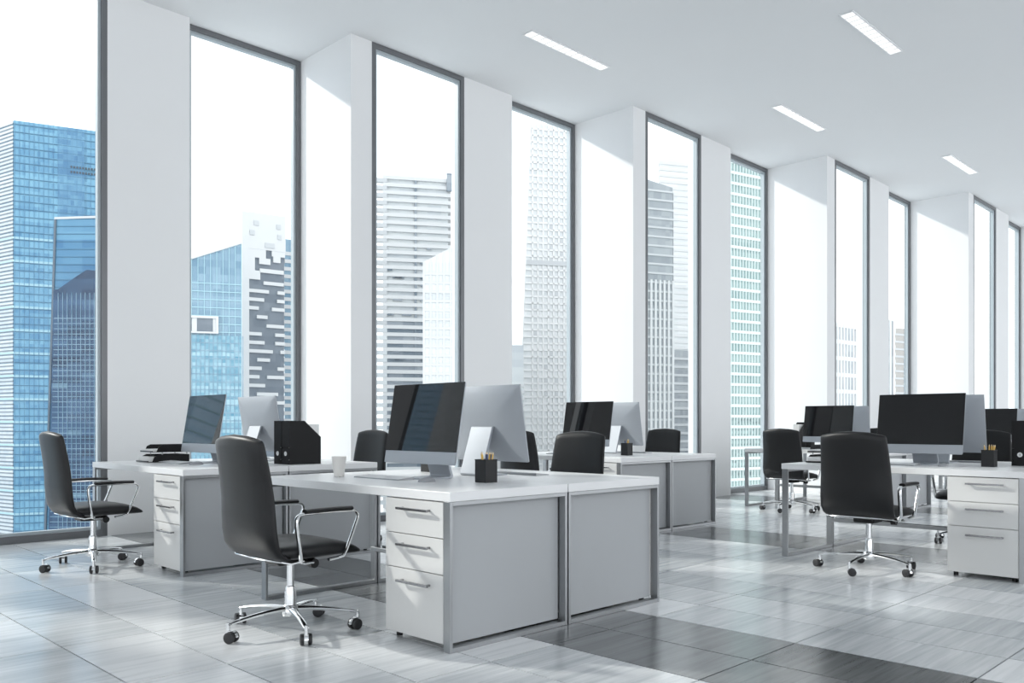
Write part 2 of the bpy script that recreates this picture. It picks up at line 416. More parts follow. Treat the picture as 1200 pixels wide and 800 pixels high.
# ------------------------------------------------------------------ office chairs (face +X)
def rrect(cx, cy, cz, ex, ey, hx, hy, r, n=4):
    """rounded rectangle ring in the plane of unit vectors ex, ey"""
    pts = []
    for q, (sx, sy) in enumerate(((1, 1), (-1, 1), (-1, -1), (1, -1))):
        for i in range(n+1):
            a = math.radians(90*q+90*i/n)
            px = sx*(hx-r)+r*math.cos(a); py = sy*(hy-r)+r*math.sin(a)
            pts.append((cx+ex[0]*px+ey[0]*py, cy+ex[1]*px+ey[1]*py, cz+ex[2]*px+ey[2]*py))
    return pts
def build_chair(label):
    t = thing('office_chair', label, 'chair')
    # backrest: stations (x centre, z, half width, half thickness)
    st = [(-0.135, 0.408, 0.235, 0.012), (-0.165, 0.412, 0.252, 0.024), (-0.200, 0.435, 0.258, 0.031), (-0.222, 0.475, 0.262, 0.033), (-0.232, 0.54, 0.262, 0.032),
          (-0.236, 0.62, 0.258, 0.030), (-0.240, 0.70, 0.254, 0.029), (-0.250, 0.78, 0.250, 0.028), (-0.263, 0.86, 0.245, 0.027),
          (-0.278, 0.94, 0.239, 0.026), (-0.284, 0.972, 0.236, 0.024), (-0.287, 0.984, 0.231, 0.017), (-0.288, 0.989, 0.222, 0.008)]
    rs = []
    for i, (x, z, hw, ht) in enumerate(st):
        a = st[max(i-1, 0)]; b = st[min(i+1, len(st)-1)]
        tx, tz = b[0]-a[0], b[1]-a[1]; L = math.hypot(tx, tz); tx /= L; tz /= L
        if i == 0: tx, tz = -0.95, 0.3
        nx, nz = tz, -tx          # points to +X (the sitter)
        f = max(0, (z-0.80)/0.19)
        ring = []
        for q in range(28):
            an = 2*PI*q/28; c, s_ = math.cos(an), math.sin(an)
            y = hw*math.copysign(abs(c)**0.42, c); u = ht*math.copysign(abs(s_)**0.8, s_)
            bow = -0.030*(1-(y/hw)**2)*min(1, max(0.0, (z-0.42)/0.2))     # centre a little back: a shallow scoop
            ring.append((x+nx*u+bow, y, z+nz*u+0.028*f*(1-(y/hw)**2)))
        rs.append(ring)
    MB().rings(rs).build('backrest', 'leather', t, smooth=True)
    # pale chrome shell edge under the back
    pth = [(-0.07, -0.245, 0.395), (-0.14, -0.246, 0.388), (-0.185, -0.235, 0.400), (-0.212, -0.17, 0.404), (-0.222, 0, 0.404), (-0.212, 0.17, 0.404), (-0.185, 0.235, 0.400), (-0.14, 0.246, 0.388), (-0.07, 0.245, 0.395)]
    MB().tube(pth, 0.005, 8).build('shell_trim', 'chrome', t, smooth=True)
    # seat cushion
    ss = [(-0.205, 0.440, 0.215, 0.024), (-0.17, 0.438, 0.235, 0.038), (-0.08, 0.436, 0.245, 0.044), (0.03, 0.438, 0.248, 0.046), (0.12, 0.436, 0.248, 0.043),
          (0.20, 0.429, 0.243, 0.036), (0.25, 0.420, 0.233, 0.027), (0.278, 0.412, 0.220, 0.017), (0.290, 0.407, 0.205, 0.006)]
    rs = []
    for x, z, hw, ht in ss:
        ring = []
        for q in range(28):
            an = 2*PI*q/28; c, s_ = math.cos(an), math.sin(an)
            y = hw*math.copysign(abs(c)**0.45, c); u = ht*math.copysign(abs(s_)**0.7, s_)
            ring.append((x, y, z+u))
        rs.append(ring)
    MB().rings(rs).build('seat', 'leather', t, smooth=True)
    # under-seat mechanism
    m = MB(); m.box(-0.11, 0.07, -0.075, 0.075, 0.352, 0.396)
    mech = m.build('tilt_mechanism', 'black', t, bevel=0.012)
    MB().cyl((0.03, -0.075, 0.372), (0.03, -0.15, 0.368), 0.009).cyl((0.03, -0.15, 0.368), (0.03, -0.185, 0.366), 0.027, 0.024, n=14).build('tilt_knob', 'black', mech, smooth=True)
    # arms
    for s in (-1, 1):
        prof = [(-0.02, 0.385), (-0.07, 0.384), (-0.088, 0.392), (-0.098, 0.42), (-0.112, 0.50), (-0.122, 0.57)]
        prof += arc((-0.088, 0.594), 0.034, 190, 95, 5)
        prof += [(0.0, 0.629), (0.10, 0.630), (0.19, 0.628)]
        prof += arc((0.205, 0.598), 0.029, 85, -28, 5)
        prof += [(0.20, 0.51), (0.165, 0.43), (0.148, 0.402), (0.12, 0.392), (0.07, 0.388)]
        path = [(x, s*(0.262-(0.016 if z < 0.40 else 0)), z) for x, z in prof]
        a = MB().tube(path, 0.01, 10, flat=(0.0075, 0.0135), up=(0, 1, 0)).build('armrest', 'chrome', t, smooth=True)
        pp = [(x, s*0.262, 0.640+0.003*math.sin(PI*(x+0.07)/0.26)) for x in (-0.075, -0.06, 0.0, 0.06, 0.13, 0.185, 0.195)]
        MB().tube(pp, 0.01, 10, flat=(0.011, 0.023), up=(0, 1, 0)).build('arm_pad', 'black', a, smooth=True)
    # column
    MB().cyl((0, 0, 0.20), (0, 0, 0.36), 0.018, n=20).lathe([(0.030, 0.105), (0.030, 0.20), (0.026, 0.225), (0.024, 0.232), (0.018, 0.235)], 24).build('gas_column', 'chrome', t, smooth=True)
    MB().lathe([(0.020, 0.075), (0.042, 0.082), (0.046, 0.10), (0.043, 0.125), (0.033, 0.138)], 24).build('hub', 'chrome', t, smooth=True)
    for k in range(5):
        a = PI+k*2*PI/5; ca, sa = math.cos(a), math.sin(a)
        rs = []
        for q in range(9):
            f = q/8; r = 0.03+f*0.315; z = 0.118-0.030*f**2.0; hw = 0.021-0.008*f; hz = 0.014-0.006*f
            if q == 8: hz = 0.006
            rs.append([(ca*r-sa*hw*math.cos(2*PI*i/10), sa*r+ca*hw*math.cos(2*PI*i/10), z+hz*math.sin(2*PI*i/10)) for i in range(10)])
        leg = MB().rings(rs).build('base_leg', 'chrome', t, smooth=True)
        cxx, cyy = ca*0.342, sa*0.342
        cm = MB(); cm.cyl((cxx, cyy, 0.050), (cxx, cyy, 0.098), 0.009, n=10)
        # twin wheels turned a little, chrome hood over them
        b = a+0.5+k*0.9; wx, wy = math.cos(b), math.sin(b); ox, oy = -wy*0.018, wx*0.018
        hood = [(cxx+ox+0, cyy+oy, 0.028)]
        rs = []
        for q in range(9):
            an = PI*(0.02+0.96*q/8)
            r_in, r_out = 0.030, 0.034
            p = Vector((cxx+ox, cyy+oy, 0.028)); e = Vector((-wy, wx, 0))
            d = e*math.cos(an)+Vector((0, 0, 1))*math.sin(an); sx = Vector((wx, wy, 0))
            rs.append([p+d*r_in-sx*0.010, p+d*r_in+sx*0.010, p+d*r_out+sx*0.010, p+d*r_out-sx*0.010])
        cm.rings(rs)
        c_ = cm.build('caster', 'chrome', t, smooth=True)
        for sgn in (-1, 1):
            p = Vector((cxx+ox, cyy+oy, 0.028)); sx = Vector((wx, wy, 0))
            wb = MB(); wb.tube([p+sx*sgn*0.010, p+sx*sgn*0.012, p+sx*sgn*0.026, p+sx*sgn*0.029], [0.024, 0.028, 0.028, 0.021], 18)
            wb.build('wheel', 'rubber', c_, smooth=True)
    return t
chairs = [
 (2.31, 3.93, 0, 'large black leather office chair nearest the camera, pulled up to the front centre desk'),
 (2.30, 6.74, 0, 'office chair at far left in front of the first window'),
 (6.27, 2.57, 0, 'black office chair seen from behind at the right-hand desk'),
 (9.88, 5.00, 0, 'small distant office chair in front of the green tower window'),
 (6.10, 5.76, 0, 'black chair back peeping out right behind the front centre monitors'),
 (4.55, 4.12, PI, 'black chair behind the front centre desk, wide backrest above the tabletop edge'),
 (4.55, 6.72, PI, 'dark chair back beyond the mug, left of the front monitor'),
 (8.36, 6.03, PI, 'black chair back behind the middle desk, right of its silver monitor back'),
 (8.36, 2.50, PI, 'black chair behind the right-hand desk, seen past the pen cup'),
 (12.0, 4.90, PI, 'distant chair whose back edge shows left of the big black monitor'),
]
proto = None
for x, y, rz, lab in chairs:
    if proto is None:
        proto = build_chair(lab); proto.location = (x, y, 0); proto['group'] = 'black leather office chairs'
    else: dup(proto, (x, y, 0), rz, lab, 'black leather office chairs')

# ------------------------------------------------------------------ monitors (screen faces -X); origin on the desk under the screen centre
def build_monitor(label):
    t = thing('computer_monitor', label, 'monitor')
    th = math.radians(9.5); up = Vector((math.sin(th), 0, math.cos(th))); out = Vector((-math.cos(th), 0, math.sin(th))); yv = Vector((0, 1, 0))
    W2, HT = 0.325, 0.475; base = Vector((-0.045, 0, 0.088))
    def P(y, h, d): return base+up*h+yv*y+out*d
    # bulged aluminium back: rings from the front edge backwards
    rs = []
    for (ins, d) in ((0.0, 0.0), (0.0, -0.006), (0.015, -0.011), (0.06, -0.020), (0.13, -0.030), (0.20, -0.036)):
        r = 0.012 if ins < 0.02 else 0.03; ring = []
        hw, hh = W2-ins, HT/2-ins*0.85
        for q, (sx, sy) in enumerate(((1, 1), (-1, 1), (-1, -1), (1, -1))):
            for i in range(4):
                a = math.radians(90*q+30*i)
                ring.append(P(sx*(hw-r)+r*math.cos(a), HT/2+sy*(hh-r)+r*math.sin(a), d))
        rs.append(ring)
    MB().rings(rs).build('housing', 'silver', t, smooth=True)
    chin = 0.073
    MB().obox(P(-W2+0.001, chin, 0.0002), yv*(2*W2-0.002), up*(HT-chin-0.001), out*0.0022).build('screen', 'screen', t, bevel=0.0006, seg=1)
    MB().obox(P(-W2+0.001, 0.002, 0.0002), yv*(2*W2-0.002), up*(chin-0.003), out*0.0020).build('chin', 'silver', t, bevel=0.0006, seg=1)
    # L-shaped stand: foot plate, neck leaning forward up to the housing
    prof_o = [(-0.06, 0.0), (0.10, 0.0)]
    neck = [(-0.085, 0.0), (0.125, 0.0), (0.138, 0.004), (0.142, 0.014), (0.048, 0.300), (0.030, 0.305), (0.034, 0.292), (0.122, 0.018), (0.116, 0.010), (-0.085, 0.007)]
    MB().extrude_y(neck, -0.095, 0.095).build('stand', 'silver', t, bevel=0.0015, seg=2)
    return t
mons = [
 ('front centre', 'black-screened silver monitor in the front centre with a blue stripe reflected in it', 'silver monitor on the front centre desks seen from behind with its L-shaped stand'),
 ('left', 'monitor on the left desk whose screen reflects blue-grey, beside the letter trays', 'silver monitor back on the left desk beside the black magazine files'),
 ('middle', 'black-screened monitor on the middle desk above the wide chair back', 'silver monitor back on the middle desk behind the small pen cup'),
 ('right', 'large black-screened monitor on the right-hand desk', 'silver monitor back just right of the large black right-hand screen'),
 ('far', 'small distant dark monitor between the two chairs at the right', 'pale monitor back touching the distant dark monitor'),
 ('farthest', 'black monitor at the far right above the chair and pen cup', 'farthest monitor back at the right edge above the binder')]
mp = None
for (X0, Y0, nm), (n2, la, lb) in zip(ISL, mons):
    for side in (0, 1):
        x = X0+DW+(-0.265 if side == 0 else 0.24); y = Y0+0.885; lab = (la, lb)[side]
        if mp is None: mp = build_monitor(lab); mp.location = (x, y, 0.75); mp['group'] = 'desktop monitors'
        else: dup(mp, (x, y, 0.75), PI*side, lab, 'desktop monitors')

# keyboards and mice
def build_keyboard(label):
    t = thing('keyboard', label, 'keyboard')
    MB().extrude_y([(-0.058, 0.0), (0.058, 0.0), (0.058, 0.014), (0.050, 0.014), (-0.058, 0.005)], -0.215, 0.215).build('tray', 'alu', t, bevel=0.001, seg=1)
    k = MB()
    for r in range(6):
        x = -0.050+r*0.0172; z = 0.0052+(x+0.058)*0.0833
        for c in range(18 if r else 6):
            if r: k.box(x, x+0.0145, -0.210+c*0.0234, -0.210+c*0.0234+0.020, z, z+0.003)
            else:
                a = -0.210+c*0.0702; k.box(x, x+0.0145, a, a+0.067, z, z+0.003)
    k.build('keys', 'white', t, kind='stuff')
    return t
def build_mouse(label):
    t = thing('computer_mouse', label, 'mouse')
    rs = []
    for q in range(9):
        f = q/8; x = -0.055+0.110*f; k_ = math.sqrt(max(0.02, 1-(2*f-1)**2))
        hw = 0.029*k_**0.6; h = 0.004+0.020*k_*(0.75+0.35*f)
        rs.append([(x, hw*math.cos(PI*i/8), 0.003+h*math.sin(PI*i/8)**0.7) for i in range(9)]+[(x, -hw, 0.001), (x, hw, 0.001)])
    MB().rings(rs).build('shell', 'mouse', t, smooth=True)
    MB().box(-0.045, 0.045, -0.022, 0.022, 0.0, 0.004).build('base', 'silver', t)
    return t
kp = mp_ = None
SN = {'front centre': 'front centre', 'left': 'left', 'middle': 'middle', 'right': 'right-hand', 'far': 'distant', 'farthest': 'farthest'}
for X0, Y0, nm in ISL[:5]:
    for side in (0, 1):
        if side: kx, mx_, rz = X0+2*DW-0.38, X0+2*DW-0.40, PI
        else: kx, mx_, rz = X0+0.40, X0+0.40, 0
        ky, my = (Y0+0.82, Y0+1.14) if side else (Y0+1.06, Y0+0.66)
        half = 'back half of the' if side else 'near half of the'
        kl = 'flat silver keyboard with white keys on the %s %s desks' % (half, SN[nm])
        ml = 'white computer mouse on the %s %s desks' % (half, SN[nm])
        if kp is None: kp = build_keyboard(kl); kp.location = (kx, ky, 0.75); kp['group'] = 'keyboards'; mp_ = build_mouse(ml); mp_.location = (mx_, my, 0.75); mp_['group'] = 'computer mice'
        else: dup(kp, (kx, ky, 0.75), rz, kl, 'keyboards'); dup(mp_, (mx_, my, 0.75), rz, ml, 'computer mice')

# pen cups: square black cups
def build_cup(label):
    t = thing('pencil_cup', label, 'pencil cup')
    o, i, h = 0.043, 0.040, 0.122
    c = MB()
    c.box(-o, o, -o, o, 0.0, 0.004)
    c.box(-o, o, -o, -i, 0.004, h); c.box(-o, o, i, o, 0.004, h); c.box(-o, -i, -i, i, 0.004, h); c.box(i, o, -i, i, 0.004, h)
    c.build('cup_body', 'mesh', t)
    r = MB(); e = 0.0445
    r.box(-e, e, -e, -i, h, h+0.004); r.box(-e, e, i, e, h, h+0.004); r.box(-e, -i, -i, i, h, h+0.004); r.box(i, e, -i, i, h, h+0.004)
    r.build('rim', 'black', t)
    return t
def build_pencil(col, label):
    t = thing('pencil', label, 'pencil')
    MB().cyl((0, 0, 0.004), (0, 0, 0.148), 0.0045, n=6).build('shaft', col, t)
    MB().cyl((0, 0, 0.148), (0, 0, 0.160), 0.0045, 0.0014, n=6).build('sharpened_tip', 'wood', t)
    MB().cyl((0, 0, 0.160), (0, 0, 0.164), 0.0014, 0.0002, n=6).build('lead', 'lead', t)
    MB().cyl((0, 0, 0.0), (0, 0, 0.004), 0.0045, n=6).build('eraser', 'pink', t)
    return t
cups = [
 (3.20, 3.40, 'square black pencil cup on the front centre desk before the silver monitor back', 'front'),
 (3.66, 4.44, 'small black pencil cup seen under the front centre monitor', None),
 (3.20, 6.24, 'black pencil cup on the left desk hidden behind the nearest chair', None),
 (7.00, 5.34, 'black pencil cup on the middle desk before the silver monitor back', 'middle'),
 (7.04, 1.99, 'black pencil cup on the right-hand desk with golden pencils', 'right'),
 (7.52, 3.02, 'black pencil cup behind the large monitor on the right-hand desks', None),
 (11.1, 5.35, 'black pencil cup on the distant desk under its dark monitor', None)]
cp = None; pens = {}
PL = {'front': [((-0.024, -0.006), (-0.12, -0.02), 'yellow', 'outermost left yellow pencil in the cup on the front centre desk'),
                ((-0.016, 0.012), (-0.05, 0.03), 'yellow', 'second yellow pencil from the left in the cup on the front centre desk'),
                ((-0.004, -0.010), (-0.01, -0.05), 'navy', 'leftmost dark blue pencil in the cup on the front centre desk'),
                ((0.004, 0.006), (0.03, 0.0), 'navy', 'upright middle dark blue pencil in the cup on the front centre desk'),
                ((0.013, -0.004), (0.07, -0.03), 'yellow', 'yellow pencil right of the dark blue ones in the front centre cup'),
                ((0.021, -0.014), (0.11, -0.08), 'yellow', 'rightmost yellow pencil in the cup on the front centre desk'),
                ((0.024, 0.008), (0.15, -0.09), 'navy', 'dark blue pencil leaning far right in the cup on the front centre desk')],
      'middle': [((0.0, -0.01), (0.05, -0.1), 'yellow', 'nearly upright yellow pencil in the cup on the middle desk'),
                 ((0.015, 0.012), (0.12, -0.05), 'yellow', 'yellow pencil leaning right in the cup on the middle desk'),
                 ((-0.015, 0.0), (-0.05, 0.1), 'navy', 'dark blue pencil in the cup on the middle desk')],
      'right': [((-0.018, 0.016), (-0.10, 0.10), 'yellow', 'golden pencil leaning left in the cup on the right-hand desk'),
                ((-0.005, 0.0), (0.02, -0.02), 'yellow', 'upright golden pencil in the middle of the right-hand cup'),
                ((0.008, -0.010), (0.05, -0.04), 'yellow', 'golden pencil just right of the upright one in the right-hand cup'),
                ((0.014, -0.014), (0.10, -0.11), 'yellow', 'golden pencil leaning right in the cup on the right-hand desk'),
                ((0.004, -0.020), (0.10, -0.17), 'yellow', 'golden pencil leaning farthest right in the right-hand cup')]}
for x, y, lab, key in cups:
    if cp is None: cp = build_cup(lab); cp.location = (x, y, 0.75); cp['group'] = 'black pencil cups'
    else: dup(cp, (x, y, 0.75), 0, lab, 'black pencil cups')
    for (px, py), (tx, ty), col, lab2 in PL.get(key, []):
        grp = 'pencils in the cup on the %s desk' % key
        if col not in pens: p = pens[col] = build_pencil(col, lab2); p['group'] = grp
        else: p = dup(pens[col], (0, 0, 0), 0, lab2, grp)
        p.location = (x+px-tx*0.055, y+py-ty*0.055, 0.756)
        p.rotation_euler = Vector((tx, ty, 1)).to_track_quat('Z', 'Y').to_euler()

# mug on the front desk
t = thing('mug', 'plain white mug without a saucer on the left end of the front centre desk', 'mug', (2.93, 4.42, 0.75))
MB().lathe([(0.026, 0.0), (0.031, 0.002), (0.034, 0.03), (0.040, 0.08), (0.0445, 0.118), (0.0455, 0.121), (0.042, 0.121), (0.040, 0.112), (0.031, 0.02), (0.026, 0.008)], 32).build('cup_wall', 'ceramic', t, smooth=True)
MB().tube([(0.038, 0.020, 0.095), (0.055, 0.030, 0.092), (0.060, 0.033, 0.070), (0.055, 0.030, 0.045), (0.034, 0.018, 0.035)], 0.005, 8).build('handle', 'ceramic', t, smooth=True)

# letter trays
def build_trays(label):
    t = thing('letter_trays', label, 'letter tray')
    for lv, dx in ((0, 0.0), (1, 0.035)):
        z = 0.002+lv*0.082
        m = MB(); X0_, X1_, Y0_, Y1_ = 0.0+dx, 0.35+dx, 0.0, 0.25
        m.box(X0_, X1_, Y0_, Y1_, z, z+0.004)
        for ya in (Y0_, Y1_-0.004):
            m.extrude_y([(X0_+0.035, z+0.004), (X1_, z+0.004), (X1_, z+0.062), (X0_+0.085, z+0.062), (X0_+0.055, z+0.048)], ya, ya+0.004)
        m.box(X1_-0.004, X1_, Y0_+0.004, Y1_-0.004, z+0.004, z+0.062)
        m.box(X0_, X0_+0.004, Y0_+0.0, Y1_, z+0.004, z+0.012)
        m.build('tray', 'black', t)
        for q in range(6 if lv == 0 else 3):
            MB().box(X0_+0.006+0.002*(q % 3), X1_-0.01, Y0_+0.008+0.002*(q % 2), Y1_-0.010, z+0.0045+q*0.007, z+0.0108+q*0.007).build('paper_stack', 'paper', t)
    for xx in (0.12, 0.33):
        for yy in (0.006, 0.244):
            MB().cyl((xx, yy, 0.060), (xx, yy, 0.086), 0.005, n=8).build('riser_post', 'alu', t)
    return t
tp = build_trays('black two-tier letter tray with white paper on the left desk'); tp.location = (2.85, 7.09, 0.75); tp['group'] = 'letter trays'
dup(tp, (6.72, 3.03, 0.75), 0, 'black two-tier letter tray on the right-hand desk, half hidden by the chair back', 'letter trays')

# magazine files: spine towards -X
def build_file(label):
    t = thing('magazine_file', label, 'magazine file')
    Wd = 0.115; D_, HH, lo = 0.285, 0.345, 0.215
    prof = [(0, 0), (D_, 0), (D_, lo), (0.135, HH), (0, HH)]
    MB().extrude_y(prof, 0, 0.003).build('side_panel', 'card', t)
    MB().extrude_y(prof, Wd-0.003, Wd).build('side_panel', 'card', t)
    # spine with a round finger hole
    n_ = 20; cz, cy_, r = 0.085, Wd/2, 0.013; outer = []
    ring = [(cy_+r*math.cos(2*PI*i/n_), cz+r*math.sin(2*PI*i/n_)) for i in range(n_)]
    def border(a):
        c, s_ = math.cos(a), math.sin(a); k_ = min((Wd/2-0.003)/max(abs(c), 1e-6), 0.05/max(abs(s_), 1e-6)); return (cy_+c*k_, cz+s_*k_)
    brd = [border(2*PI*i/n_) for i in range(n_)]
    sp = MB(); vs = [(0, y, z) for y, z in ring]+[(0, y, z) for y, z in brd]+[(0.003, y, z) for y, z in ring]+[(0.003, y, z) for y, z in brd]
    fs = []
    for i in range(n_):
        j = (i+1) % n_
        fs += [(i, j, n_+j, n_+i), (2*n_+i, 3*n_+i, 3*n_+j, 2*n_+j), (i, 2*n_+i, 2*n_+j, j)]
    sp.add(vs, fs); sp.box(0, 0.003, 0.003, Wd-0.003, 0, 0.035); sp.box(0, 0.003, 0.003, Wd-0.003, 0.135, HH)
    sp.box(0.003, D_, 0.003, Wd-0.003, 0, 0.003); sp.box(D_-0.003, D_, 0.003, Wd-0.003, 0.003, lo)
    s_ = sp.build('spine', 'card', t)
    rr = MB(); rs = []
    for i in range(20):
        a = 2*PI*i/20; c, s2 = math.cos(a), math.sin(a)
        rs.append([(-0.003, cy_+c*0.009, cz+s2*0.009), (-0.003, cy_+c*0.018, cz+s2*0.018), (0.004, cy_+c*0.018, cz+s2*0.018), (0.004, cy_+c*0.009, cz+s2*0.009)])
    rr.rings(rs, loop=True); rr.build('finger_ring', 'white', s_, smooth=True)
    for q in range(7):
        MB().box(0.012, D_-0.012, 0.010+q*0.013, 0.019+q*0.013, 0.004, 0.318-0.004*(q % 3)).build('papers', 'paper', t)
    return t
fp = build_file('right-hand black magazine file on the left desks, papers showing above its slanted cut'); fp.location = (3.50, 5.97, 0.75); fp['group'] = 'black magazine files'
for x, y, rz, lab in (
    (3.50, 6.092, 0, 'left-hand black magazine file on the left desks, beside the silver monitor back'),
    (7.32, 1.80, 0, 'black magazine file with a finger ring at the right edge of the view'),
    (7.32, 1.678, 0, 'black magazine file just outside the right edge beside its twin'),
    (11.25, 5.55, PI, 'distant black magazine file with white papers above the small chair')):
    dup(fp, (x, y, 0.75), rz, lab, 'black magazine files')

# ------------------------------------------------------------------ the city outside
GZ = -140.0
gm = MB().box(-600, 2600, 60, 2800, GZ-2, GZ).build('ground', 'ground', kind='structure')

M['blue_glass'] = facade_mat('blue_curtain_wall', (0.112, 0.293, 0.460), (0.229, 0.460, 0.599), 1.6, 3.6, 0.3)
M['blue_glass_deep'] = facade_mat('deep_blue_curtain_wall', (0.070, 0.191, 0.336), (0.151, 0.325, 0.464), 1.6, 3.6, 0.3)
M['blue_side'] = facade_mat('pale_blue_side', (0.418, 0.487, 0.542), (0.542, 0.584, 0.612), 1.6, 3.6, 0.4)
M['navy_reflection'] = facade_mat('navy_reflection_wall', (0.020, 0.043, 0.087), (0.058, 0.116, 0.209), 1.2, 2.2, 0.25, cC=(0.174, 0.278, 0.348))  # dark tone of a building reflected in the glass block
M['slate_glass'] = facade_mat('slate_blue_glass', (0.133, 0.240, 0.333), (0.253, 0.374, 0.467), 1.4, 2.6, 0.3)
M['aqua_glass'] = facade_mat('aqua_glass', (0.112, 0.293, 0.403), (0.348, 0.529, 0.599), 0.8, 1.2, 0.3)
M['city_white'] = mat('city_white', (0.60, 0.605, 0.61), 0.7, noise=0.02, nscale=0.1)
M['city_pale'] = mat('city_pale_grey', (0.493, 0.507, 0.520), 0.7, noise=0.04, nscale=0.1)
M['city_grey'] = facade_mat('city_grey_wall', (0.127, 0.153, 0.186), (0.186, 0.214, 0.247), 2.0, 3.4, 0.5)
M['resid_glass'] = facade_mat('apartment_glass', (0.50, 0.53, 0.56), (0.66, 0.68, 0.68), 3.0, 3.6, 0.5)
M['resid_dark'] = facade_mat('apartment_glass_dark', (0.116, 0.157, 0.197), (0.319, 0.348, 0.383), 3.0, 3.6, 0.5)
M['hazed'] = facade_mat('hazed_tower_wall', (0.573, 0.595, 0.603), (0.694, 0.701, 0.701), 3.2, 3.6, 0.6)  # haze painted in as a pale wall colour
M['hazed_line'] = mat('hazed_grid', (0.716, 0.716, 0.716), 0.7, noise=0.02)  # grid paled to match the painted haze
M['teal_glass'] = facade_mat('teal_glass', (0.251, 0.362, 0.368), (0.403, 0.515, 0.508), 1.3, 3.2, 0.4)
M['teal_dark'] = facade_mat('teal_dark_windows', (0.097, 0.139, 0.146), (0.348, 0.460, 0.452), 1.3, 1.0, 0.4)
M['teal_line'] = mat('teal_white_metal', (0.557, 0.626, 0.612), 0.5, noise=0.02)
M['stripe_dark'] = facade_mat('striped_tower_glass', (0.244, 0.267, 0.290), (0.348, 0.371, 0.389), 1.2, 3.4, 0.4)
M['beige'] = mat('beige_tower', (0.383, 0.365, 0.348), 0.7, noise=0.05, nscale=0.1)
M['blue_line'] = mat('blue_spandrel', (0.362, 0.557, 0.626), 0.5, noise=0.02)
M['blue_dark_line'] = mat('blue_dark_joint', (0.070, 0.174, 0.267), 0.5, noise=0.02)
M['side_line'] = mat('side_dark_ledge', (0.128, 0.162, 0.197), 0.5, noise=0.02)
M['vent'] = mat('plant_vent', (0.070, 0.093, 0.116), 0.6, noise=0.02)

M['reflection_tower_glass'] = facade_mat('reflection_tower_glass', (0.42, 0.62, 0.80), (0.55, 0.74, 0.90), 2.0, 3.6, 0.3)  # bright glass for the added towers, colours the screen reflections
def offset_poly(pts, d):
    """outward offset of a CCW convex polygon"""
    n = len(pts); out = []
    for i in range(n):
        p0, p1, p2 = Vector(pts[i-1]), Vector(pts[i]), Vector(pts[(i+1) % n])
        e1 = (p1-p0).normalized(); e2 = (p2-p1).normalized()
        n1 = Vector((e1.y, -e1.x)); n2 = Vector((e2.y, -e2.x)); b = (n1+n2); b = b/max(0.3, b.dot(n1))
        out.append(tuple(p1+b*d))
    return out
def ccw(pts):
    a = sum(pts[i-1][0]*pts[i][1]-pts[i][0]*pts[i-1][1] for i in range(len(pts)))
    return pts if a > 0 else pts[::-1]
def local(pts, o): return [(p[0]-o[0], p[1]-o[1]) for p in pts]
def tower(name, label, pts, z0, ztop, body, group=None):
    """prism tower; ztop scalar or per vertex (same order as pts, must be CCW then)"""
    o = pts[0]; t = thing(name, label, 'building', (o[0], o[1], z0), 0, group)
    L = local(pts, o)
    zt = [z-z0 for z in ztop] if hasattr(ztop, '__len__') else ztop-z0
    MB().prism(L, 0, zt).build('facade', body, t)
    return t, L
def bands(t, L, zs, th, out, matn, name='floor_band', joined=True):
    P_ = offset_poly(L, out)
    if joined:
        b = MB()
        for z in zs: b.prism(P_, z-th/2, z+th/2)
        b.build(name, matn, t, kind='stuff')
    else:
        me = MB().prism(P_, -th/2, th/2).mesh(name, matn)
        for z in zs:
            o = bpy.data.objects.new(name, me); C.objects.link(o); o.parent = t; o.location = (0, 0, z)
def fins(t, a, b, z0, z1, step, w_, d, matn, name='mullion'):
    """vertical fins on the edge a->b of local footprint, outward = right side of a->b for CCW"""
    a, b = Vector(a), Vector(b); e = (b-a); L_ = e.length; e.normalize(); nrm = Vector((e.y, -e.x)); f = MB()
    n_ = int(L_/step)
    for i in range(n_+1):
        p = a+e*(i*L_/max(1, n_)); p = p-e*w_/2
        f.obox((p.x, p.y, z0), (e.x*w_, e.y*w_, 0), (nrm.x*d, nrm.y*d, 0), (0, 0, z1(i/max(1, n_))-z0 if callable(z1) else z1-z0))
    f.build(name, matn, t, kind='stuff')
def wallpiece(mb, a, b, u0, u1, z0, z1, d0, d1):
    """a box lying on facade edge a->b from distance u0..u1, z0..z1, standing d0..d1 outward"""
    a, b = Vector(a), Vector(b); e = (b-a).normalized(); nrm = Vector((e.y, -e.x))
    p = a+e*u0+nrm*d0
    mb.obox((p.x, p.y, z0), (e.x*(u1-u0), e.y*(u1-u0), 0), (nrm.x*(d1-d0), nrm.y*(d1-d0), 0), (0, 0, z1-z0))

# T1 big blue tower (camera-facing edge from pts[0] to pts[1]; side edge pts[3] to pts[0])
pts = [(176.9, 671.6), (264.7, 640.4), (285.0, 706.0), (150.0, 790.0)]
t, L = tower('glass_tower', 'tall bright blue glass tower filling the first window at the left', pts, GZ, 214.7, 'blue_glass', 'city towers outside')
zt = 214.7-GZ
bands(t, L, [zt-2.7-5.4*i for i in range(64)], 0.5, 0.5, 'blue_dark_line')
bands(t, L, [zt-84-16.2*i+1.5 for i in range(17)], 1.6, 0.4, 'blue_line', 'pale_band')
fins(t, L[0], L[1], 0, zt, 3.0, 0.35, 0.7, 'blue_glass_deep')
sd = MB(); wallpiece(sd, L[3], L[0], 0, 120, 0, zt, 0.1, 0.35); sd.build('side_cladding', 'blue_side', t)
b = MB()
for i in range(125): wallpiece(b, L[3], L[0], 0, 121, zt-2.7*(i+1), zt-2.7*(i+1)+0.7, 0.35, 0.8)
b.build('side_ledge', 'side_line', t, kind='stuff')
db = MB(); wallpiece(db, L[0], L[1], 27, 44, 0, zt-0.5, 0.05, 0.48); db.build('deep_blue_bay', 'blue_glass_deep', t)
v = MB()
